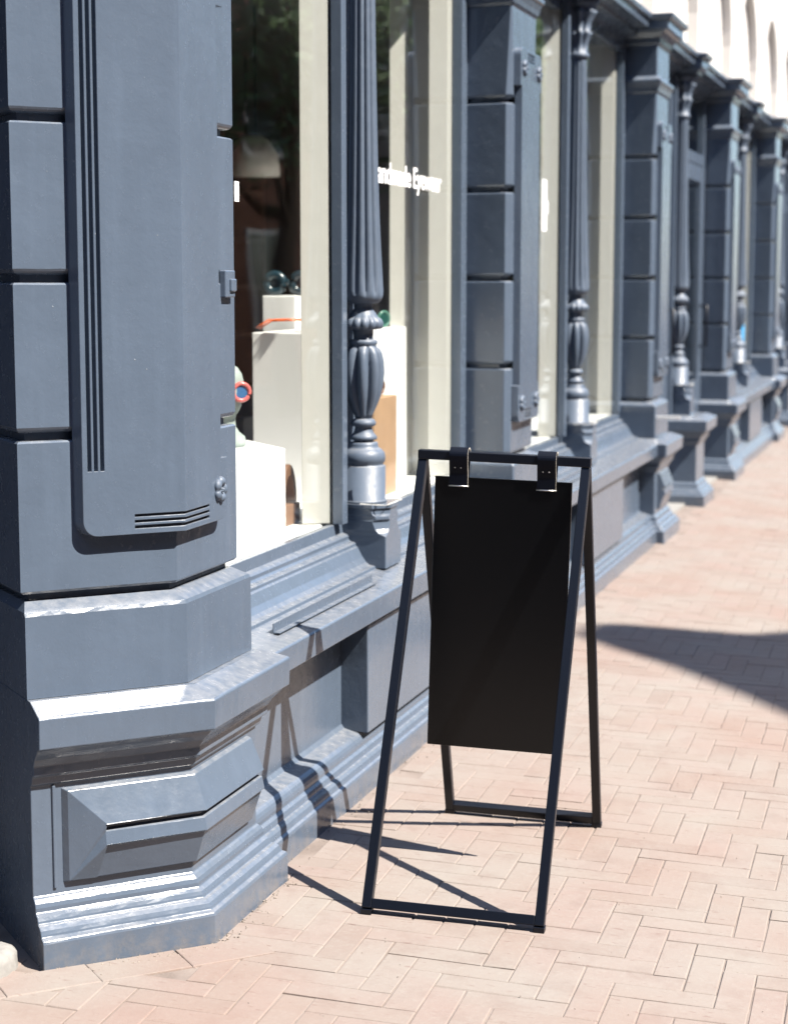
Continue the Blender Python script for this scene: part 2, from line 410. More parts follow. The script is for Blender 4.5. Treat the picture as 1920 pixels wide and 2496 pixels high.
# raised panel built from cells: heights over a (u,z) grid, optional rounded corners
def cell_panel(us, zs, hfun, mapf, arcs):
    m = MB(); nu, nz = len(us) - 1, len(zs) - 1
    Hh = {}
    for i in range(nu):
        for j in range(nz):
            Hh[i, j] = hfun((us[i] + us[i + 1]) / 2, (zs[j] + zs[j + 1]) / 2)
    def h(i, j): return Hh.get((i, j), 0.0)
    for i in range(nu):
        for j in range(nz):
            a = h(i, j)
            if a <= 0: continue
            u0, u1, z0, z1 = us[i], us[i + 1], zs[j], zs[j + 1]
            arc = None
            for (cu, cz) in arcs:
                for ci, (pu, pz) in enumerate(((u0, z0), (u1, z0), (u1, z1), (u0, z1))):
                    if abs(pu - cu) < 1e-6 and abs(pz - cz) < 1e-6:
                        outer_u = h(i - 1, j) if ci in (0, 3) else h(i + 1, j)
                        outer_z = h(i, j - 1) if ci in (0, 1) else h(i, j + 1)
                        if outer_u <= 0 and outer_z <= 0: arc = ci
            corners = [(u0, z0), (u1, z0), (u1, z1), (u0, z1)]
            poly = []
            arcpts = []
            for ci, c in enumerate(corners):
                if ci == arc:
                    opp = corners[(ci + 2) % 4]; n = 8; pr = corners[(ci - 1) % 4]
                    for t in range(n + 1):
                        th = t / n * math.pi / 2
                        # from previous corner to next corner, elliptical around opposite corner
                        pv = (pr[0] - opp[0], pr[1] - opp[1]); nx = corners[(ci + 1) % 4]; nv = (nx[0] - opp[0], nx[1] - opp[1])
                        arcpts.append((opp[0] + pv[0] * math.cos(th) + nv[0] * math.sin(th), opp[1] + pv[1] * math.cos(th) + nv[1] * math.sin(th)))
                    poly += arcpts[1:-1]
                else: poly.append(c)
            m.add([mapf(u, z, a) for u, z in poly], [tuple(range(len(poly)))])
            if arc is not None:
                for t in range(len(arcpts) - 1):
                    p, q_ = arcpts[t], arcpts[t + 1]
                    m.add([mapf(*p, 0), mapf(*q_, 0), mapf(*q_, a), mapf(*p, a)], [(0, 1, 2, 3)])
            sides = [((u0, z0), (u1, z0), h(i, j - 1), (0, 1)), ((u1, z0), (u1, z1), h(i + 1, j), (1, 2)),
                     ((u1, z1), (u0, z1), h(i, j + 1), (2, 3)), ((u0, z1), (u0, z0), h(i - 1, j), (3, 0))]
            for p, q_, hb, cs in sides:
                if arc is not None and arc in cs: continue
                if hb < a - 1e-6:
                    m.add([mapf(*p, hb), mapf(*q_, hb), mapf(*q_, a), mapf(*p, a)], [(0, 1, 2, 3)])
    # weld
    key = {}; vs = []; idx = []
    for v in m.v:
        k = tuple(round(c, 5) for c in v)
        if k not in key: key[k] = len(vs); vs.append(v)
        idx.append(key[k])
    m.f = [tuple(idx[i] for i in f) for f in m.f]; m.v = vs
    ok = [(f, mi) for f, mi in zip(m.f, m.m) if len(set(f)) == len(f)]
    m.f = [f for f, _ in ok]; m.m = [x for _, x in ok]
    return m
PH = 0.029
def cornerH(u, z):
    T = 3.2                                        # sum of bottom and top: mirrored
    zz = z if z < 1.6 else T - z
    if zz < 0.941: return 0
    right = 0.235 if zz < 1.085 else 0.197
    if u < -0.238 or u > right: return 0
    if zz > 1.084 and u < -0.188:
        k = (-0.188 - u)
        for a, b in ((0.0, 0.009), (0.0145, 0.0235), (0.029, 0.038)):
            if a <= k <= b: return 0.016
    if 0.953 < zz < 0.985 and -0.12 < u < 0.125:
        for a, b in ((0.953, 0.960), (0.966, 0.972), (0.979, 0.985)):
            if a <= zz <= b: return 0.016
    return PH
def round_corners(u, z, cs, r):
    for cu, cz, su, sz in cs:                          # corner position and the direction pointing inwards
        a = (r - (u - cu) * su) / r; b = (r - (z - cz) * sz) / r
        if 0 < a <= 1.0001 and 0 < b <= 1.0001:
            k = max(a, b) / math.hypot(a, b); return cu + su * r * (1 - a * k), cz + sz * r * (1 - b * k)
    return u, z
def mp_corner(u, z, h):
    u, z = round_corners(u, z, ((-0.238, 0.941, 1, 1), (-0.238, 2.259, 1, -1), (0.235, 0.941, -1, 1), (0.235, 2.259, -1, -1)), 0.034)
    d = -0.1 + h
    if u <= 0: return Apt(-u, z, d)
    return Bpt(AB(-0.1).y + u, z, d) if u > 1e-6 else Apt(0, z, d)
def mir(zs): return sorted(set([round(z, 5) for z in zs] + [round(3.2 - z, 5) for z in zs]))
us = [-0.238, -0.232, -0.224, 0.203, 0.212, 0.222, 0.230, -0.226, -0.217, -0.2115, -0.2025, -0.197, -0.188, -0.20, -0.12, 0.0, 0.125, 0.197, 0.235]
us = sorted(set(us))
zs = mir([0.941, 0.946, 0.953, 0.960, 0.966, 0.972, 0.979, 0.985, 0.986, 1.084, 1.085, 1.2])
# rounded lower left corner uses one big cell
us_c = sorted(set([u for u in us]))
cp = cell_panel(us_c, zs, cornerH, mp_corner, [])
cut = MB()
obj('raised_panel', cp, PAINT, pier0, 0.0016)

def rosette(cx, cy, cz, r=0.030, h=0.022):
    m = MB(); nr, na = 9, 40; rings = []
    for k in range(nr + 1):
        t = k / nr
        ring = []
        for i in range(na):
            a = 2 * math.pi * i / na
            petal = abs(math.cos(2.5 * a)) ** 0.6
            rr = r * t * (0.80 + 0.20 * petal)
            hh = h * (0.95 if t < 0.22 else 0) + (h * (0.45 + 0.45 * petal) * math.sin(math.pi * min(1, max(0, (t - 0.2) / 0.8))) ** 0.7 if t >= 0.2 else 0) + h * 0.12 * (t < 1)
            ring.append((cx + hh, cy + rr * math.cos(a), cz + rr * math.sin(a)))
        rings.append(ring)
    m.loft(rings[1:], True); return m
for (yy, zz) in ((3.972, 1.012), (3.972, 2.188)):
    obj('rosette', rosette(X0 - 0.072, yy, zz, 0.033, 0.013), IRON, pier0, smooth=True)

obj('latch_plate', MB().box(-1.668, -1.650, 4.062, 4.122, 1.456, 1.520).box(-1.668, -1.644, 4.085, 4.118, 1.470, 1.500), PAINT, pier0, 0.003)
# ordinary piers -------------------------------------------------------------
PW = 0.42
def pier_ring(d, z, cham=0.022):
    e = d + 0.1; x = X0 + d; c = cham if abs(e) < 0.03 and z > 0.8 and z < 2.53 else 0.006
    return [(-2.1, -e + 0.065, z), (x - c, -e, z), (x, -e + c, z), (x, PW + e - c, z), (x - c, PW + e, z), (-2.1, PW + e - 0.03, z)]
def pier_loft(levels, y0):
    m = MB(); m.loft([pier_ring(d, z) for d, z in levels]); return at_y(m, y0)
def pierH(u, z):
    zz = z if z < 1.66 else 3.32 - z
    if zz < 0.941: return 0
    m_ = 0.03 if zz < 1.085 else 0.055
    if u < m_ or u > PW - m_: return 0
    if 0.953 < zz < 0.985 and 0.15 < u < 0.27:
        for a, b in ((0.953, 0.960), (0.966, 0.972), (0.979, 0.985)):
            if a <= zz <= b: return 0.016
    return PH
PIERS = [7.0, 10.51, 14.0, 17.47, 20.95]
for y0 in PIERS:
    p = obj('pier', pier_loft(SHAFT + [(-0.1, 2.53)], y0), PAINT, shop, 0.0035)
    obj('pier_base', pier_loft(BASE, y0), PAINT, p, 0.002)
    obj('pedestal_block', pier_loft(BLOCK, y0), PAINT, p, 0.004)
    obj('pier_capital', pier_loft(CAP, y0), PAINT, p, 0.002)
    def mp(u, z, h, y0=y0):
        u, z = round_corners(u, z, ((0.03, 0.941, 1, 1), (PW - 0.03, 0.941, -1, 1), (0.03, 2.379, 1, -1), (PW - 0.03, 2.379, -1, -1)), 0.030)
        return (X0 - 0.1 + h, y0 + u, z)
    zs2 = sorted(set([0.941, 0.953, 0.960, 0.966, 0.972, 0.979, 0.985, 1.085] + [round(3.32 - z, 5) for z in (0.941, 0.953, 0.960, 0.966, 0.972, 0.979, 0.985, 1.085)]))
    obj('raised_panel', cell_panel([0.03, 0.036, 0.044, 0.055, 0.15, 0.27, PW - 0.055, PW - 0.044, PW - 0.036, PW - 0.03], zs2, pierH, mp, []), PAINT, p, 0.0016)
    for yy in (0.085, PW - 0.085):
        for zz in (1.015, 2.305):
            obj('rosette', rosette(X0 - 0.072, y0 + yy, zz, 0.033, 0.014), IRON, p, smooth=True)
    # diamond panel on the base
    m = MB(); q = [(z, d) for d, z in prof]
    rings = [[(X0 + d, y0 + 0.05, z) for d, z in prof], [(X0 + d, y0 + PW - 0.05, z) for d, z in prof]]
    m.loft(rings); obj('diamond_panel', m, PAINT, p, 0.002)

# iron columns ----------------------------------------------------------------
CX = -1.800
COLS = [5.575, 8.965, 12.46, 15.945, 19.42]
LV = [  # z, r, lobes, depth
 (0.793, 0.074, 0, 0), (0.800, 0.074, 0, 0), (0.802, 0.070, 0, 0), (0.909, 0.070, 0, 0), (0.912, 0.064, 0, 0), (0.916, 0.062, 0, 0), (0.922, 0.068, 0, 0), (0.936, 0.0705, 0, 0),
 (0.952, 0.067, 0, 0), (0.962, 0.057, 0, 0), (0.968, 0.048, 0, 0), (0.976, 0.046, 0, 0), (0.984, 0.045, 0, 0), (0.986, 0.031, 0, 0), (0.990, 0.031, 0, 0), (0.993, 0.042, 0, 0), (0.999, 0.044, 0, 0),
 (1.006, 0.040, 0, 0), (1.016, 0.031, 0, 0), (1.028, 0.027, 0, 0), (1.034, 0.027, 0, 0), (1.036, 0.036, 0, 0), (1.041, 0.0395, 0, 0), (1.048, 0.040, 0, 0), (1.056, 0.034, 0, 0), (1.060, 0.026, 8, .15),
 (1.075, 0.031, 8, .20), (1.100, 0.043, 8, .32), (1.130, 0.055, 8, .34), (1.165, 0.063, 8, .35), (1.205, 0.067, 8, .35), (1.240, 0.0655, 8, .35), (1.265, 0.060, 8, .34), (1.280, 0.052, 8, .22), (1.288, 0.042, 8, .08),
 (1.291, 0.040, 0, 0), (1.295, 0.044, 0, 0), (1.305, 0.0450, 0, 0), (1.309, 0.040, 0, 0), (1.311, 0.031, 0, 0), (1.340, 0.032, 0, 0), (1.341, 0.040, 14, .1), (1.343, 0.057, 14, .16), (1.350, 0.064, 14, .16), (1.362, 0.0645, 14, .15),
 (1.373, 0.059, 14, .13), (1.380, 0.048, 14, .05), (1.392, 0.040, 0, 0), (1.402, 0.032, 0, 0), (1.407, 0.029, 0, 0), (1.422, 0.030, 0, 0), (1.424, 0.045, 0, 0), (1.430, 0.055, 0, 0), (1.442, 0.0615, 0, 0),
 (1.450, 0.0635, 12, .05), (1.462, 0.0640, 12, .16), (1.52, 0.061, 12, .20), (1.60, 0.0565, 12, .20), (1.72, 0.0515, 12, .20), (1.86, 0.0475, 12, .20), (2.05, 0.0435, 12, .20), (2.25, 0.0405, 12, .20), (2.50, 0.038, 12, .20),
 (2.535, 0.038, 12, .10), (2.55, 0.038, 0, 0), (2.556, 0.048, 0, 0), (2.566, 0.050, 0, 0), (2.576, 0.048, 0, 0), (2.580, 0.040, 8, .05), (2.62, 0.043, 8, .25), (2.66, 0.056, 8, .35), (2.675, 0.066, 8, .35), (2.68, 0.052, 8, .30),
 (2.72, 0.058, 8, .32), (2.76, 0.078, 8, .34), (2.775, 0.088, 8, .32), (2.78, 0.070, 8, .2), (2.80, 0.085, 4, .1), (2.83, 0.100, 4, .1)]
def column_mb(lv, na=112):
    m = MB(); rings = []
    for z, r, n, k in lv:
        ring = []
        for i in range(na):
            a = 2 * math.pi * i / na
            rr = r
            if n:
                c = abs(math.sin(n * a / 2 + 0.5))
                rr = r * (1 - k * (1 - c ** 0.7))
            ring.append((rr * math.cos(a), rr * math.sin(a), z))
        rings.append(ring)
    m.loft(rings); return m
def shift(mb, dx, dy): mb.v = [(x + dx, y + dy, z) for x, y, z in mb.v]; return mb
for ci, yc in enumerate(COLS):
    door_bay = ci in (2, 4)
    cuts = [k for k, l in enumerate(LV)]
    iA = next(k for k, l in enumerate(LV) if l[0] >= 1.060); iB = next(k for k, l in enumerate(LV) if l[0] >= 1.424); iC = next(k for k, l in enumerate(LV) if l[0] >= 2.55)
    base = obj('column', shift(column_mb(LV[:iA + 1]), CX, yc), IRON, shop, smooth=True)
    obj('gadrooned_vase', shift(column_mb(LV[iA:iB + 1]), CX, yc), IRON, base, smooth=True)
    obj('fluted_shaft', shift(column_mb(LV[iB:iC + 1]), CX, yc), IRON, base, smooth=True)
    obj('leaf_capital', shift(column_mb(LV[iC:]), CX, yc), IRON, base, smooth=True)
    # pedestal: square below, chamfered octagon above
    m = MB(); h = 0.083; xb, xf = -1.93, -1.700
    zb = 0.592
    def ped(z, c, o=0): return [(xb, yc - h - o + 0.030, z), (xf + o - c, yc - h - o, z), (xf + o, yc - h - o + c, z), (xf + o, yc + h + o - c, z), (xf + o - c, yc + h + o, z), (xb, yc + h + o, z)]
    m.loft([ped(zb, .002), ped(0.694, .002), ped(0.697, .010), ped(0.704, .026), ped(0.716, .036), ped(0.730, .041), ped(0.741, .044), ped(0.746, .034), ped(0.756, .034), ped(0.762, .046), ped(0.780, .050), ped(0.7805, .048, .004), ped(0.793, .048, .004)])
    obj('column_pedestal', m, PAINT, base, 0.002)
    if door_bay:
        m = MB(); m.loft([[(-1.95, yc - w, z), (-1.640 + q + 0.066, yc - w, z), (-1.640 + q + 0.066, yc + w, z), (-1.95, yc + w, z)] for q, z in BASE for w in (0.26 + q,)])
        obj('column_plinth', m, PAINT, base, 0.002)
    m = MB(); rs_ = random.Random(ci + 40); loop = [(xb, yc - h), (xf, yc - h), (xf, yc + h), (xb, yc + h)]; pp = []
    for (p0, p1) in zip(loop, loop[1:]):
        for k in range(8): pp.append((p0[0] + (p1[0] - p0[0]) * k / 8 + rs_.gauss(0, .0008), p0[1] + (p1[1] - p0[1]) * k / 8 + rs_.gauss(0, .0008) + (0.03 * (xf - p0[0] - (p1[0] - p0[0]) * k / 8) / 0.23 if p0[1] < yc and p1[1] < yc else 0), 0.7935))
    m.tube(pp, [max(.0006, rs_.gauss(.0018, .0007)) for _ in pp], 5)
    obj('sealant', m, CREAM, base)
    # impost block on top
    m = MB(); m.loft([[(x, y, z) for x, y in ((-1.95, yc - w), (CX + w + o, yc - w), (CX + w + o, yc + w), (-1.95, yc + w))] for z, w, o in ((2.83, .105, 0), (2.85, .108, 0), (2.853, .125, .0), (2.876, .13, .01), (2.923, .13, .01), (2.93, .145, .02), (2.955, .15, .025), (2.97, .12, 0))])
    obj('impost_block', m, PAINT, base, 0.002)

# windows with sill, base wall -------------------------------------------------
SILL = [(-1.612, 0.500), (-1.610, 0.563), (-1.614, 0.568), (-1.690, 0.583), (-1.735, 0.590), (-1.737, 0.599), (-1.757, 0.602), (-1.768, 0.610), (-1.780, 0.626), (-1.790, 0.643), (-1.797, 0.655), (-1.803, 0.660), (-1.804, 0.668),
        (-1.812, 0.672), (-1.822, 0.673), (-1.828, 0.680), (-1.828, 0.690), (-1.835, 0.696), (-1.849, 0.700), (-1.849, 0.704), (-1.852, 0.733), (-1.872, 0.734), (-1.885, 0.72), (-1.885, 0.46), (-1.70, 0.46), (-1.695, 0.472), (-1.66, 0.484), (-1.64, 0.486), (-1.636, 0.500)]
bays = [(4.147, 7.0, 5.575, False), (7.42, 10.51, 8.965, False), (10.93, 14.0, 12.46, True), (14.42, 17.47, 15.945, False), (17.89, 20.95, 19.42, True)]
PLX = -1.610
def wall_profile():
    p = [(PLX + d * 0.8, z) for d, z in MOULD] + [(-1.668, 0.158), (-1.712, 0.168), (-1.722, 0.180), (-1.722, 0.48), (-2.05, 0.48), (-2.05, -0.08)]
    return p
for bi, (ya, yb, yc, door) in enumerate(bays):
    if not door:
        w = obj('base_wall', MB().extrude_y(wall_profile(), ya, yb), PAINT, shop, 0.0015)
        m = MB(); m.loft([[(-1.75, yc - 0.475 + e + 0.016, z), (-1.634 - e, yc - 0.475 + e, z), (-1.634 - e, yc + 0.475 - e, z), (-1.75, yc + 0.475 - e, z)] for z, e in ((0.160, 0), (0.485, 0))])
        obj('pedestal_panel', m, PAINT, w, 0.004)
        s = obj('window_sill', MB().extrude_y(SILL, ya - 0.01, yb + 0.01), PAINT, shop, 0.0016)
        m = MB(); rs_ = random.Random(bi)
        for (y0_, y1_) in ((ya + 0.03, yc - 0.10), (yc + 0.10, yb - 0.03)):
            n_ = int((y1_ - y0_) / 0.03)
            m.tube([(-1.7385 + rs_.gauss(0, .0006), y0_ + (y1_ - y0_) * k / n_, 0.5935 + rs_.gauss(0, .0008)) for k in range(n_ + 1)], [max(.0006, rs_.gauss(.0013, .0006)) for k in range(n_ + 1)], 5)
        obj('sealant', m, CREAM, s)
        m = MB().box(-1.6795, -1.677, yc - 1.145, yc - 0.30, 0.582, 0.609); m.box(-1.677, -1.66, yc - 1.145, yc - 0.30, 0.5835, 0.586)
        obj('sill_strip', m, PAINT, s)
    z0 = 0.736 if not door else -0.03
    # mullion behind the column, side jambs, head
    mull = obj('window_mullion', MB().box(-1.96, -1.8585, yc - 0.095, yc + 0.095, z0, 2.83), PAINT, shop, 0.002)
    for q0, q1 in ((yc - 0.144, yc - 0.099), (yc + 0.099, yc + 0.144)):
        m = MB(); m.loft([[(-1.8560, q0, z), (-1.822, q0, z), (-1.820, q0 + 0.003, z), (-1.820, q1 - 0.003, z), (-1.822, q1, z), (-1.8560, q1, z)] for z in (z0, 2.83)])
        obj('mullion_post', m, PAINT, mull, 0.0015)
    for sgn, (a, b) in enumerate(((ya, yc - 0.144), (yc + 0.144, yb))):
        if door:
            jm = MB()
            jm.box(-1.90, -1.85, a, a + 0.06, -0.03, 2.83).box(-1.90, -1.85, b - 0.06, b, -0.03, 2.83)
            jm.box(-1.90, -1.85, a + 0.06, b - 0.06, 2.32, 2.40).box(-1.90, -1.85, a + 0.06, b - 0.06, 2.79, 2.83)
            fr_ = obj('door_frame', jm, PAINT, shop, 0.003)
            obj('transom_pane', MB().box(-1.878, -1.872, a + 0.06, b - 0.06, 2.40, 2.79), GLASS, fr_)
            dm = MB().box(-1.895, -1.855, a + 0.062, a + 0.17, 0.0, 2.318).box(-1.895, -1.855, b - 0.17, b - 0.062, 0.0, 2.318)
            dm.box(-1.895, -1.855, a + 0.17, b - 0.17, 0.0, 0.75).box(-1.895, -1.855, a + 0.17, b - 0.17, 2.2, 2.318)
            d = obj('door', dm, PAINT, shop, 0.003)
            obj('door_pane', MB().box(-1.878, -1.872, a + 0.17, b - 0.17, 0.75, 2.2), GLASS, d)
            obj('door_handle', MB().tube([(-1.855, b - 0.12, 1.0), (-1.80, b - 0.12, 1.0), (-1.80, b - 0.12, 1.3), (-1.855, b - 0.12, 1.3)], 0.010), FRAME_BLK, d, smooth=True)
            obj('threshold', MB().box(-2.0, -1.70, a, b, -0.05, 0.02), STONE, d)
        else:
            win = MB(); jw = 0.045
            if sgn == 0: win.box(-1.888, -1.846, a, a + jw, z0, 2.83)
            if sgn == 1: win.box(-1.888, -1.846, b - jw, b + 0.04, z0, 2.83)
            win.box(-1.905, -1.850, a + 0.05, b - 0.05, 2.76, 2.83)
            wn = obj('window_frame', win, PAINT, shop, 0.003)
            obj('window_pane', MB().box(-1.863, -1.859, a + (0.01 if sgn == 0 else -0.003), b + (0.003 if sgn == 0 else -0.01), 0.73, 2.79), GLASS, wn)
# reveals inside the shop (cream boards), platform and room
for bi, (ya, yb, yc, door) in enumerate(bays):
    if door: continue
    m = MB(); m.loft([[(-1.865, yc - 0.141, z), (-1.865, yc + 0.141, z), (-1.945, yc + 0.18, z), (-1.945, yc - 0.18, z)] for z in (0.737, 2.9)])
    obj('mullion_reveal', m, CREAM, shop, 0.003)
    for yo, sg in ((ya, 1), (yb, -1)):
        m = MB()
        m.loft([[(x, yo + sg * q, z) for x, q in ((-1.889, .10), (-1.889, -.06), (-2.11, -.06), (-2.11, .135), (-2.045, .102), (-2.045, .050), (-1.955, .050), (-1.955, .133))] for z in (0.737, 2.9)])
        obj('pier_reveal', m, CREAM, shop, 0.003)
    obj('display_platform', MB().box(-2.95, -1.89, ya + 0.031, yb - 0.031, 0.60, 0.7345), WHITE, shop, 0.004)
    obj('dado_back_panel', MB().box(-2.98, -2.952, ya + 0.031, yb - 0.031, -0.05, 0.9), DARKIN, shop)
# lintel and cornice between the piers
LINT = [(-2.05, 2.80), (-1.86, 2.80), (-1.84, 2.835), (-1.80, 2.85), (-1.775, 2.855), (-1.775, 2.876), (-1.76, 2.880), (-1.71, 2.884), (-1.705, 2.923), (-1.69, 2.930), (-1.685, 2.955), (-1.80, 2.975), (-2.05, 2.975)]
for (ya, yb, yc, door) in bays:
    obj('cornice', MB().extrude_y(LINT, ya - 0.005, yb + 0.005), PAINT, shop, 0.002)
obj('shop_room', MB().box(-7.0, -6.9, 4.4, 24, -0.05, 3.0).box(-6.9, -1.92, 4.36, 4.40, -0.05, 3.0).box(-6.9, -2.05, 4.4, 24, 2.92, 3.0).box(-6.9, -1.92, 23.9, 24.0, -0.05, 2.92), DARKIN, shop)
obj('shop_floor', MB().box(-6.9, -2.06, 4.4, 23.9, -0.1, -0.05), WOODF, shop)
# rear party walls so daylight does not leak round the corner entrance
obj('entrance_wall', MB().box(-7, -2.45, 4.30, 4.358, -0.1, 3.0), PAINT, shop)

# upper storey: pale stucco with arched niches and pilaster strips
def upper_wall():
    m = MB(); zt, zb = 9.0, 2.976; xw = -1.80; dep = 0.075
    y = 4.0; edges = []
    m2 = MB()
    arches = []
    k = -4
    while k < 7:
        arches.append((13.1 + k * 1.93 - 1.25, 13.1 + k * 1.93)); k += 1
    prev = 3.6
    for (a, b) in arches:
        m.box(-2.6, xw, prev, a, zb, zt)
        # arched niche: opening from 3.02 up to spring 3.75, semicircle over it
        sp = 3.32; r = (b - a) / 2; cyy = (a + b) / 2; n = 14
        arc = [(cyy - r * math.cos(math.pi * k / n), sp + 1.0 * r * math.sin(math.pi * k / n)) for k in range(n + 1)]
        for k in range(n):
            (y0, z0), (y1, z1) = arc[k], arc[k + 1]
            m.add([(xw, y0, z0), (xw, y1, z1), (xw, y1, zt), (xw, y0, zt), (xw - dep, y0, z0), (xw - dep, y1, z1)], [(0, 1, 2, 3), (0, 4, 5, 1)])
        m.add([(xw - dep, a, zb), (xw - dep, b, zb), (xw - dep, b, zt), (xw - dep, a, zt)], [(0, 1, 2, 3)])
        prev = b
    m.box(-2.6, xw, prev, 27, zb, zt)
    m.box(-2.6, xw + 0.02, 3.6, 27, zb, zb + 0.03)
    return m
obj('upper_wall', upper_wall(), STUCCO, shop, 0.0)
obj('neighbour_wall', MB().box(-7, -1.66, 24.4, 40, -0.1, 9.0), STUCCO, shop)
m = MB().box(-7, -2.62, 3.6, 24.4, 2.976, 9.0).box(-7, -2.6, 3.59, 24.3, 9.0, 9.1)
obj('roof_mass', m, STUCCO, shop)
# back wing by the entrance, slate paint (left of the corner pier)
obj('entrance_side_wall', MB().box(-7, -2.32, 4.302, 4.36, 3.0, 3.2), PAINT, shop)

def sd_box(s0, s1, d0, d1, z0, z1):
    m = MB(); m.loft([[(0.70711 * (d - q), -0.70711 * (d + q), z) for q, d in ((s0, d0), (s1, d0), (s1, d1), (s0, d1))] for z in (z0, z1)]); return m
DC = C0.dot(nA)
obj('entrance_pier', sd_box(0.18, 0.75, DC - 0.55, DC - 0.08, -0.1, 2.97), PAINT, shop, 0.004)  # unseen pier, added to block sky and ground light from the return face
obj('entrance_ceiling', sd_box(-1.12, 0.75, DC - 1.2, DC - 0.13, 2.60, 2.97), PAINT, shop, 0.003)  # unseen ceiling, added to keep the recess beside the corner pier dark
dr = obj('entrance_door', sd_box(-1.10, 0.178, DC - 0.60, DC - 0.55, -0.08, 2.598), PAINT, shop, 0.003)
obj('door_pane', sd_box(-0.95, 0.03, DC - 0.549, DC - 0.545, 0.7, 2.3), WPANE_, dr)

# small metal bracket on the second pier, blue notice, vinyl lettering ----------
br = MB().box(-1.64, -1.50, 10.505, 10.53, 0.705, 0.722)
obj('door_stay', br, simple('bright_metal', (0.75, 0.75, 0.74), 0.35, metal=0.6), shop, 0.003)
obj('blue_notice', MB().box(-1.8575, -1.857, 16.55, 16.95, 0.80, 1.16), simple('blue_print', (0.02, 0.30, 0.62), 0.5), shop)

def text_mesh(s, size, xs, name, parent):
    cu = bpy.data.curves.new(name, 'FONT'); cu.body = s; cu.size = size; cu.offset = 0.0018; cu.extrude = 0.0004; cu.space_character = 0.92
    t = bpy.data.objects.new(name, cu); COL.objects.link(t)
    bpy.context.view_layer.update()
    me = bpy.data.meshes.new_from_object(t.evaluated_get(bpy.context.evaluated_depsgraph_get())); bpy.data.objects.remove(t)
    w = max(v.co.x for v in me.vertices); me.name = name
    sc = xs / w
    vs = [(v.co.z, v.co.x * sc, v.co.y) for v in me.vertices]
    return vs, [tuple(p.vertices) for p in me.polygons]
vs, fs = text_mesh('Handmade Eyewear', 0.100, 1.0, 'window_lettering', shop)
o = obj('window_lettering', MB().add([(-1.8575 + a, 5.83 + b * 0.868, 1.819 + c) for a, b, c in vs], fs), VINYL, shop)
obj('window_sticker', MB().box(-1.8575, -1.857, 8.435, 8.53, 1.72, 1.955).box(-1.8577, -1.857, 8.53, 8.56, 1.80, 1.86), VINYL, shop)
obj('window_sticker', MB().box(-1.8575, -1.857, 4.64, 4.672, 1.705, 1.758), VINYL, shop)

# whitewashed stone at the foot of the entrance
def rough_block(x0, x1, y0, y1, z0, z1, amp, n=9):
    m = MB(); bm = bmesh.new(); bmesh.ops.create_cube(bm, size=1.0)
    bmesh.ops.subdivide_edges(bm, edges=bm.edges, cuts=n, use_grid_fill=True)
    for v in bm.verts:
        c = v.co; r = 0.10
        p = Vector((max(-.5 + r, min(.5 - r, c.x)), max(-.5 + r, min(.5 - r, c.y)), max(-.5 + r * 2, min(.5 - r * 2, c.z))))
        dlt = c - p
        if dlt.length > 0: c = p + dlt.normalized() * min(dlt.length, r * (1 if True else 1))
        w = Vector((x0 + (c.x + .5) * (x1 - x0), y0 + (c.y + .5) * (y1 - y0), z0 + (c.z + .5) * (z1 - z0)))
        w += Vector([amp * noise.noise(w * 18 + Vector((k * 7, 0, 0))) for k in range(3)])
        v.co = w
    vs = [tuple(v.co) for v in bm.verts]; bm.verts.index_update(); fs = [tuple(v.index for v in f.verts) for f in bm.faces]; bm.free()
    return m.add(vs, fs)
st = obj('step_stone', rough_block(-2.42, -1.915, 3.20, 3.50, -0.05, 0.066, 0.010), STONE, smooth=True)
tag(st, 'whitewashed rough stone at the bottom left foot of the corner pier', 'stone')

# ------------------------------------------------------------------ things in the window
def block(name, x0, x1, y0, y1, z1, mat, label):
    o = obj(name, MB().box(x0, x1, y0, y1, 0.7352, z1), mat, bevel=0.003); tag(o, label, 'display block'); return o
def rot_block(cx, cy, w, z1, ang, mat, label):
    ca, sa = math.cos(ang), math.sin(ang)
    m = MB(); m.loft([[(cx + u * ca - v * sa, cy + u * sa + v * ca, z) for u, v in ((-w, -w), (w, -w), (w, w), (-w, w))] for z in (0.7352, z1)])
    tag(obj('display_block', m, mat, bevel=0.003), label, 'display block')
rot_block(-2.12, 5.145, 0.155, 1.000, R(42), WHITE, 'low white display block carrying the bust, nearest the corner pier')
block('display_block', -2.342, -2.05, 6.00, 6.90, 1.315, WHITE, 'tall white display block behind the nearest iron column, orange glasses on top')
block('display_block', -2.475, -2.345, 6.45, 6.85, 1.437, WHITE, 'tallest white display block, dark blue glasses on top, behind the others')
ORW = simple('orange_oak', (0.40, 0.25, 0.14), 0.5, var=0.2, bscale=14)
block('wooden_display_block', -2.035, -1.93, 6.10, 6.37, 1.085, ORW, 'orange wooden display block seen right of the nearest iron column')
BRN = simple('brown_leather_case', (0.17, 0.09, 0.05), 0.4, var=0.3, bscale=9)
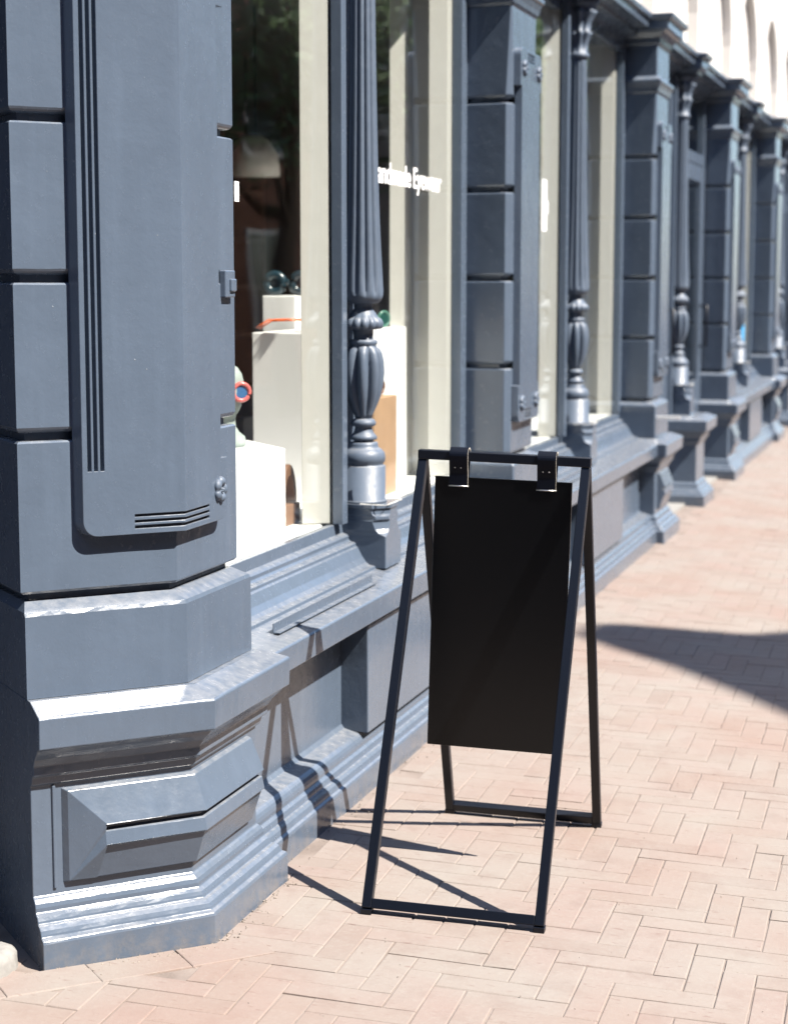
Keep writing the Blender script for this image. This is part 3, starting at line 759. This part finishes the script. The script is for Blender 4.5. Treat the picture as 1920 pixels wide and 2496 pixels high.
def glasses(name, loc, rz, col, label, r=0.024, thick=0.004, scale=1.0, lens=(0.02, 0.03, 0.04)):
    t = empty(name, loc, label, 'glasses'); t.rotation_euler = (0, 0, rz)
    fm = simple(name + '_frame', col, 0.25); lm = simple(name + '_lens', lens, 0.1)
    f = MB()
    for s in (-1, 1):
        f.tube([(s * 0.034 * scale + r * scale * math.cos(a), 0, r * scale + thick + r * scale * math.sin(a)) for a in [2 * math.pi * k / 24 for k in range(24)]], thick * scale, 8, closed=True)
        l = MB(); l.loft([[(s * 0.034 * scale + r * scale * math.cos(a), y, r * scale + thick + r * scale * math.sin(a)) for a in [2 * math.pi * k / 24 for k in range(24)]] for y in (-0.0008, 0.0008)])
        lo = obj('lens', l, lm, pinv=False); lo.parent = t
        tm = MB().tube([(s * 0.060 * scale, 0, (r + .012) * scale), (s * 0.064 * scale, 0.05 * scale, (r + .012) * scale), (s * 0.062 * scale, 0.10 * scale, (r + .010) * scale), (s * 0.060 * scale, 0.135 * scale, (r - .012) * scale)], [thick * .7 * scale] * 4, 6)
        to = obj('temple', tm, fm, pinv=False, smooth=True); to.parent = t
    f.tube([(-0.012 * scale, 0, (r + .008) * scale), (0, -0.002, (r + .012) * scale), (0.012 * scale, 0, (r + .008) * scale)], thick * 0.8 * scale, 6)
    fo = obj('rim', f, fm, pinv=False, smooth=True); fo.parent = t
    return t
glasses('orange_glasses', (-2.19, 6.11, 1.317), R(115), (0.75, 0.13, 0.02), 'orange framed glasses folded open on the tall white block', 0.022, 0.004, 1.2)
glasses('blue_glasses', (-2.415, 6.56, 1.439), R(10), (0.012, 0.03, 0.042), 'chunky dark blue glasses on the tallest white block', 0.022, 0.012, 1.45)
glasses('green_glasses', (-2.12, 6.73, 1.317), R(60), (0.08, 0.22, 0.17), 'round green glasses at the right end of the tall white block', 0.024, 0.004, 1.15, (0.01, 0.06, 0.05))
glasses('tortoise_glasses', (-1.985, 6.28, 1.087), R(75), (0.16, 0.06, 0.02), 'brown tortoiseshell glasses on the orange wooden block', 0.023, 0.004, 1.1, (0.12, 0.05, 0.02))
glasses('red_glasses', (-2.055, 5.085, 1.135), R(38), (0.60, 0.14, 0.13), 'red rimmed round glasses worn by the pale bust', 0.025, 0.0065, 1.0, (0.05, 0.14, 0.30))
def bust():
    m = MB(); n = 28; rings = []
    P = [(0.0, .060, .060), (.012, .064, .064), (.03, .060, .060), (.045, .040, .040), (.062, .028, .030), (.085, .026, .028), (.100, .030, .034), (.112, .040, .046), (.128, .047, .055), (.15, .052, .062), (.178, .056, .067),
         (.205, .056, .067), (.228, .050, .060), (.248, .036, .045), (.258, .018, .022), (.262, .004, .005)]
    for z, a, b in P:
        ring = []
        for i in range(n):
            t = 2 * math.pi * i / n; x = b * math.cos(t); y = a * math.sin(t)
            # face looks to +x : brow, nose, mouth, chin
            f = max(0, math.cos(t)) ** 14
            if 0.145 < z < 0.19: x += 0.016 * f * (1 - abs(z - 0.160) / 0.03 if abs(z - .160) < .03 else 0)
            if 0.118 < z < 0.145: x += 0.006 * max(0, math.cos(t)) ** 6
            if z < 0.045: pass
            ring.append((x, y, z))
        rings.append(ring)
    m.loft(rings); ca, sa = math.cos(R(-52)), math.sin(R(-52))
    m.v = [(-2.085 + (x * ca - y * sa) * .86, 5.135 + (x * sa + y * ca) * .86, 1.0015 + z * .95) for x, y, z in m.v]
    o = obj('bust', m, simple('verdigris_plaster', (0.27, 0.32, 0.30), 0.8, var=0.3, bump=0.8, bscale=30), smooth=True)
    tag(o, 'small pale green plaster bust wearing red glasses on the low block', 'bust')
bust()
# curved brown case between the blocks
m = MB(); rings = []
for k in range(13):
    a = math.pi * k / 12
    r0, r1 = 0.055, 0.078
    rings.append([(-1.985 - 0.0, 5.40 + r * math.cos(a) * 0.8 , 0.80 + r * 1.6 * math.sin(a)) if w else (-2.04, 5.40 + r * math.cos(a) * 0.8, 0.80 + r * 1.6 * math.sin(a)) for w, r in ((1, r0), (1, r1), (0, r1), (0, r0))])
m.loft(rings); m.box(-2.05, -1.975, 5.335, 5.465, 0.7352, 0.80)
tag(obj('curved_display_stand', m, BRN, bevel=0.003), 'curved brown display stand between the low white block and the cream post', 'display stand')
# blurred shop things deep in the room: pendant lamps and shelves
LAMPM = simple('frosted_lamp_glass', (0.75, 0.72, 0.66), 0.4)
for k, (x, y, z) in enumerate(((-3.6, 9.3, 2.2), (-4.4, 11.2, 2.35))):
    t = empty('pendant_lamp', (x, y, 2.92), ('nearer' if k == 0 else 'farther') + ' pale pendant lamp hanging inside the dark shop', 'lamp', 'pendant lamps in the shop')
    sh = MB(); sh.loft([[(x + r * math.cos(2 * math.pi * i / 20), y + r * math.sin(2 * math.pi * i / 20), z + dz) for i in range(20)] for dz, r in ((-.16, .13), (-.05, .12), (0.03, .07), (.06, .02))])
    obj('lamp_shade', sh, LAMPM, t, smooth=True)
    obj('lamp_cord', MB().tube([(x, y, z + .05), (x, y, 2.92)], 0.006), FRAME_BLK, t)
t = empty('wall_shelf', (-6.6, 12, 0), 'wooden shelf unit against the back wall of the shop', 'shelf')
SHW = simple('shelf_wood', (0.22, 0.12, 0.07), 0.5, var=0.3, bscale=6)
for z in (0.5, 0.95, 1.4, 1.85, 2.3): obj('shelf_board', MB().box(-6.88, -6.5, 9.0, 17.0, z, z + .035), SHW, t)
obj('shelf_side', MB().box(-6.89, -6.51, 8.96, 9.0, -0.05, 2.6).box(-6.89, -6.51, 17.0, 17.04, -0.05, 2.6), SHW, t)

# ------------------------------------------------------------------ the A-board
FL, FR, RL, RR = Vector((-1.317, 4.061, -0.007)), Vector((-0.878, 4.090, -0.019)), Vector((-1.345, 4.924, -0.006)), Vector((-0.905, 4.951, -0.018))
AL, AR = Vector((-1.302, 4.493, 1.070)), Vector((-0.864, 4.521, 1.057))
sign = empty('sandwich_board', ((FL + RR) / 2), 'black steel A-frame pavement sign with a blank black board hung on two leather straps', 'sign')
T = 0.0235
U = (FR - FL).normalized(); Wv = Vector((SL, 0, 1)).normalized(); Vd = Wv.cross(U).normalized()
def bar(a, b, e1, e2, w=T, h=T):                 # square bar from a to b; e1,e2 cross axes, centred
    m = []
    for p in (a, b):
        m.append([p + e1 * (s * w / 2) + e2 * (t * h / 2) for s, t in ((-1, -1), (1, -1), (1, 1), (-1, 1))])
    return m
def frame(F0, F1, A0, A1, name):
    m = MB(); n1 = (A0 - F0).normalized(); nrm = U.cross(n1).normalized()
    f0 = F0 + U * T / 2 + Wv * 0.012; f1 = F1 - U * T / 2 + Wv * 0.012
    a0 = A0 + U * T / 2 - Wv * (T + 0.004); a1 = A1 - U * T / 2 - Wv * (T + 0.004)
    leg = bar(f0, a0, U, nrm); o = obj(name, MB().add([], []), FRAME_BLK, sign); bpy.data.objects.remove(o)
    m.loft(bar(f0 + n1 * T, f1 + n1 * T, nrm, n1) if False else bar(f0 + n1 * T / 2 + U * T / 2, f1 + n1 * T / 2 - U * T / 2, nrm, n1))
    root = obj(name, m, FRAME_BLK, sign, 0.0018)
    for p, q_ in ((f0, a0), (f1, a1)):
        l = MB(); l.loft(bar(p, q_, U, nrm)); obj('leg', l, FRAME_BLK, root, 0.0018)
        ft = MB(); ft.loft(bar(p - Wv * 0.0125, p + Wv * 0.0005, U, Vd, T + 0.003, T + 0.003)); obj('rubber_foot', ft, FRAME_BLK, root, 0.001)
frame(FL, FR, AL, AR, 'front_frame'); frame(RL, RR, AL, AR, 'rear_frame')
m = MB(); a0 = AL - Wv * T / 2; a1 = AR - Wv * T / 2
m.loft(bar(a0, a1, Vd, Wv, 0.030, T)); obj('top_bar', m, FRAME_BLK, sign, 0.002)
# hanging board
tl = Vector((-1.260, 4.497, 1.003)); Wd = 0.350; Hh_ = 0.700
m = MB()
def bp(u, w, v): return tl + U * u - Wv * w + Vd * v
slots = []
m.loft([[bp(0, 0, v), bp(Wd, 0, v), bp(Wd, Hh_, v), bp(0, Hh_, v)] for v in (-0.004, 0.004)])
board = obj('hanging_board', m, BOARD_BLK, sign, 0.001)
barc = (AL + AR) / 2 - Wv * T / 2
for u0 in (0.0385, 0.2625):
    w = 0.0475
    top = (bp(u0, 0, 0) - barc).dot(Wv)             # board top relative to the bar centre
    path = []
    rad = 0.0200
    for k in range(13):
        a = math.pi * k / 12; path.append((-rad * math.cos(a), 0.002 + rad * math.sin(a) * 0.95))
    low = top - 0.020
    path = [(-0.0070, low)] + [(-0.0095, low + 0.03), (-0.0170, low + 0.06)] + path + [(0.0170, low + 0.06), (0.0095, low + 0.03), (0.0070, low)]
    def off(path, t):
        out = []
        for k, (a, b) in enumerate(path):
            p0 = path[max(0, k - 1)]; p1 = path[min(len(path) - 1, k + 1)]
            dx, dy = p1[0] - p0[0], p1[1] - p0[1]; L = math.hypot(dx, dy); out.append((a - dy / L * t, b + dx / L * t))
        return out
    outer, inner = off(path, 0.0016), off(path, -0.0016)
    base = barc + U * ((bp(u0, 0, 0) - barc).dot(U))
    m = MB()
    rings = []
    for (a, b), (c, d) in zip(outer, inner):
        rings.append([base + Vd * a + Wv * b, base + U * w + Vd * a + Wv * b, base + U * w + Vd * c + Wv * d, base + Vd * c + Wv * d])
    m.loft(rings)
    for fi, f in enumerate(m.f):
        if fi < (len(rings) - 1) * 4 and fi % 4 in (1, 3): m.m[fi] = 1
    st_ = obj('leather_strap', m, [LEATHER, LEATHER_EDGE], sign)
    cc = base + U * w / 2 + Wv * (low - 0.002)
    lp = MB(); hw_ = w / 2 + 0.0015
    lp.tube([cc + U * (-hw_) + Vd * -0.0075, cc + U * hw_ + Vd * -0.0075, cc + U * hw_ + Vd * 0.0075, cc + U * (-hw_) + Vd * 0.0075], 0.0019, 8, closed=True)
    obj('metal_loop', lp, STEEL, st_, smooth=True)
    for ru in (0.0145, 0.030):
        rv = MB(); c_ = base + U * ru + Vd * (-0.0150) + Wv * (low + 0.045); rv.sphere(c_, 0.0013, n=8); obj('rivet', rv, STEEL, st_, smooth=True)

# ------------------------------------------------------------------ across the street (seen in the window glass, casting the gable shadow and shading unseen ground)
XO = 7.0
BR1 = simple('brown_brick_wall', (0.20, 0.095, 0.06), 0.85, var=0.25, bscale=4)
BR2 = simple('pale_rendered_wall', (0.42, 0.38, 0.33), 0.85, var=0.1, bscale=4)
BR3 = simple('dark_brick_wall', (0.075, 0.065, 0.062), 0.85, var=0.25, bscale=4)
ROOF = simple('dark_roof_tile', (0.06, 0.045, 0.04), 0.7, var=0.2, bscale=8)
WINW = simple('white_window_frame', (0.75, 0.74, 0.7), 0.5)
WPANE = simple('dark_window_pane', (0.03, 0.035, 0.04), 0.08)
houses = [(-24, -11.5, 12.2, BR3), (-11.5, 0.2, 12.0, BR1), (9.9, 16.5, 7.7, BR3), (16.5, 24, 8.0, BR2), (24, 32, 8.4, BR1), (32, 41, 8.2, BR3), (41, 52, 8.5, BR2), (52, 66, 8.4, BR1)]  # first two are unseen, made taller to shade the ground behind the camera
descr = ['dark brick row house behind the camera side of the street', 'brown brick row house left of the gabled house', 'dark brick row house right of the gabled house', 'pale rendered row house across the street',
         'brown brick row house across the street beyond the pale one', 'dark brick row house behind the street trees', 'far pale rendered row house across the street', 'farthest brown brick row house across the street']
def house_windows(w, y0, y1, zs_, n):
    for z in zs_:
        for k in range(n):
            yc_ = y0 + (k + 0.5) * (y1 - y0) / n
            f = obj('window', MB().box(XO - 0.05, XO + 0.02, yc_ - 0.55, yc_ + 0.55, z, z + 1.6), WINW, w)
            obj('pane', MB().box(XO - 0.058, XO - 0.051, yc_ - 0.47, yc_ - 0.03, z + 0.08, z + 1.52).box(XO - 0.058, XO - 0.051, yc_ + 0.03, yc_ + 0.47, z + 0.08, z + 1.52), WPANE, f)
for (y0, y1, h, mt), ds in zip(houses, descr):
    e = empty('row_house', (XO + 3, (y0 + y1) / 2, -0.3), ds, 'house', 'row houses across the street')
    w = obj('wall', MB().box(XO, XO + 8, y0 + 0.003, y1 - 0.003, -0.4, h - 0.4), mt, e)
    obj('roof', MB().box(XO - 0.25, XO + 8.2, y0 + 0.003, y1 - 0.003, h - 0.397, h), ROOF, e)
    house_windows(e, y0, y1, (0.7, 3.4, 5.4) if h > 7.9 else (0.7, 3.6), max(2, int((y1 - y0) / 2.4)))
# gabled house: outline found from the shadow it throws on the pavement
def unproj(x, y):                                    # ground point -> point on plane x = XO along the sun ray
    t = (XO - x) / SUN_TO.x; return (y + SUN_TO.y * t, gz(x) + SUN_TO.z * t)
edge = [(-1.52, 7.60), (-1.30, 7.375), (-1.06, 7.165), (-0.87, 6.936), (-0.68, 6.70), (-0.527, 6.49), (-0.30, 6.17), (0.15, 5.60)]
top = [(-0.45, 8.35), (-0.67, 8.06), (-0.82, 7.93), (-1.0, 7.88), (-1.215, 7.905), (-1.40, 7.93), (-1.50, 7.86)]
pts = [unproj(*p) for p in edge][::-1]; pts2 = [unproj(*p) for p in top][::-1]
outline = [(0.203, 0), (0.203, 8.3)] + [(pts[0][0] , 8.6)] + pts + pts2 + [(unproj(-0.2, 8.9)), (9.9, 8.3), (9.9, 0)]
outline = [(y, max(z, -0.4)) for y, z in outline]
e = empty('gabled_house', (XO + 3, 4.3, -0.3), 'tall gabled brick house across the street', 'house')
m = MB(); m.loft([[(x, y, z) for y, z in outline] for x in (XO, XO + 0.5)]); m.box(XO + 0.5, XO + 8, 0.204, 9.897, -0.4, 8.0)
obj('wall', m, BR1, e); house_windows(e, 0.6, 9.5, (0.7, 3.6, 5.9), 4)

# unseen houses added behind the camera to keep sky light off the pier sides
for x0, x1, h, mt, ds in ((-16, -6.5, 10.5, BR2, 'pale rendered corner house over the side street, left one behind the camera'), (-6.5, 4.5, 11.0, BR3, 'dark brick corner house over the side street, right one behind the camera')):
    e = empty('row_house', ((x0 + x1) / 2, -11, -0.3), ds, 'house', 'houses over the side street')
    obj('wall', MB().box(x0, x1 - 0.004, -16, -8, -0.4, h - 0.4), mt, e)
    obj('roof', MB().box(x0 - 0.1, x1 - 0.104, -16.2, -7.8, h - 0.397, h), ROOF, e)
    for z in (0.7, 3.6, 6.6):
        for k in range(4):
            xc = x0 + (k + 0.5) * (x1 - x0) / 4
            f = obj('window', MB().box(xc - 0.55, xc + 0.55, -8.02, -7.95, z, z + 1.6), WINW, e)
            obj('pane', MB().box(xc - 0.47, xc - 0.03, -7.949, -7.942, z + 0.08, z + 1.52).box(xc + 0.03, xc + 0.47, -7.949, -7.942, z + 0.08, z + 1.52), WPANE, f)

# street trees, reflected in the glass
LEAF = simple('tree_leaf', (0.055, 0.11, 0.03), 0.6, var=0.5, bscale=2)
BARK = simple('tree_bark', (0.10, 0.075, 0.055), 0.9, var=0.3, bscale=9)
def tree(x, y, h, rad, seed, label):
    rnd = random.Random(seed); e = empty('street_tree', (x, y, -0.25), label, 'tree', 'street trees across the road')
    t = MB().tube([(x, y, -0.25), (x + .05, y, h * .25), (x - .05, y + .1, h * .5), (x, y, h * .8)], [.16, .13, .10, .04], 10)
    cl = []
    for k in range(9):
        a = rnd.uniform(0, 6.28); zz = h * rnd.uniform(.38, .6); p = Vector((x + rad * .7 * math.cos(a), y + rad * .7 * math.sin(a), zz + rad * rnd.uniform(.3, .9)))
        t.tube([(x, y, zz * .85), tuple((Vector((x, y, zz)) + p) / 2), tuple(p)], [.06, .04, .015], 6); cl.append(p)
    obj('trunk', t, BARK, e, smooth=True)
    cl += [Vector((x + rnd.gauss(0, rad * .4), y + rnd.gauss(0, rad * .4), h * .72 + rnd.gauss(0, rad * .4))) for _ in range(12)]
    c = MB()
    for k in range(5200):
        q_ = rnd.choice(cl) + Vector((rnd.gauss(0, .38), rnd.gauss(0, .38), rnd.gauss(0, .34))) * rad * .6
        s = rnd.uniform(.05, .10); u = Vector((rnd.gauss(0, 1), rnd.gauss(0, 1), rnd.gauss(0, 1))).normalized(); v = u.orthogonal().normalized()
        c.add([q_ - u * s, q_ + v * s * .55, q_ + u * s, q_ - v * s * .55], [(0, 1, 2, 3)])
    obj('crown', c, LEAF, e)
tree(4.6, 22.5, 6.6, 1.9, 1, 'nearest leafy street tree across the road')
tree(4.7, 30.5, 7.2, 2.2, 2, 'middle leafy street tree across the road')
tree(4.6, 40.0, 7.4, 2.3, 3, 'farthest leafy street tree across the road')
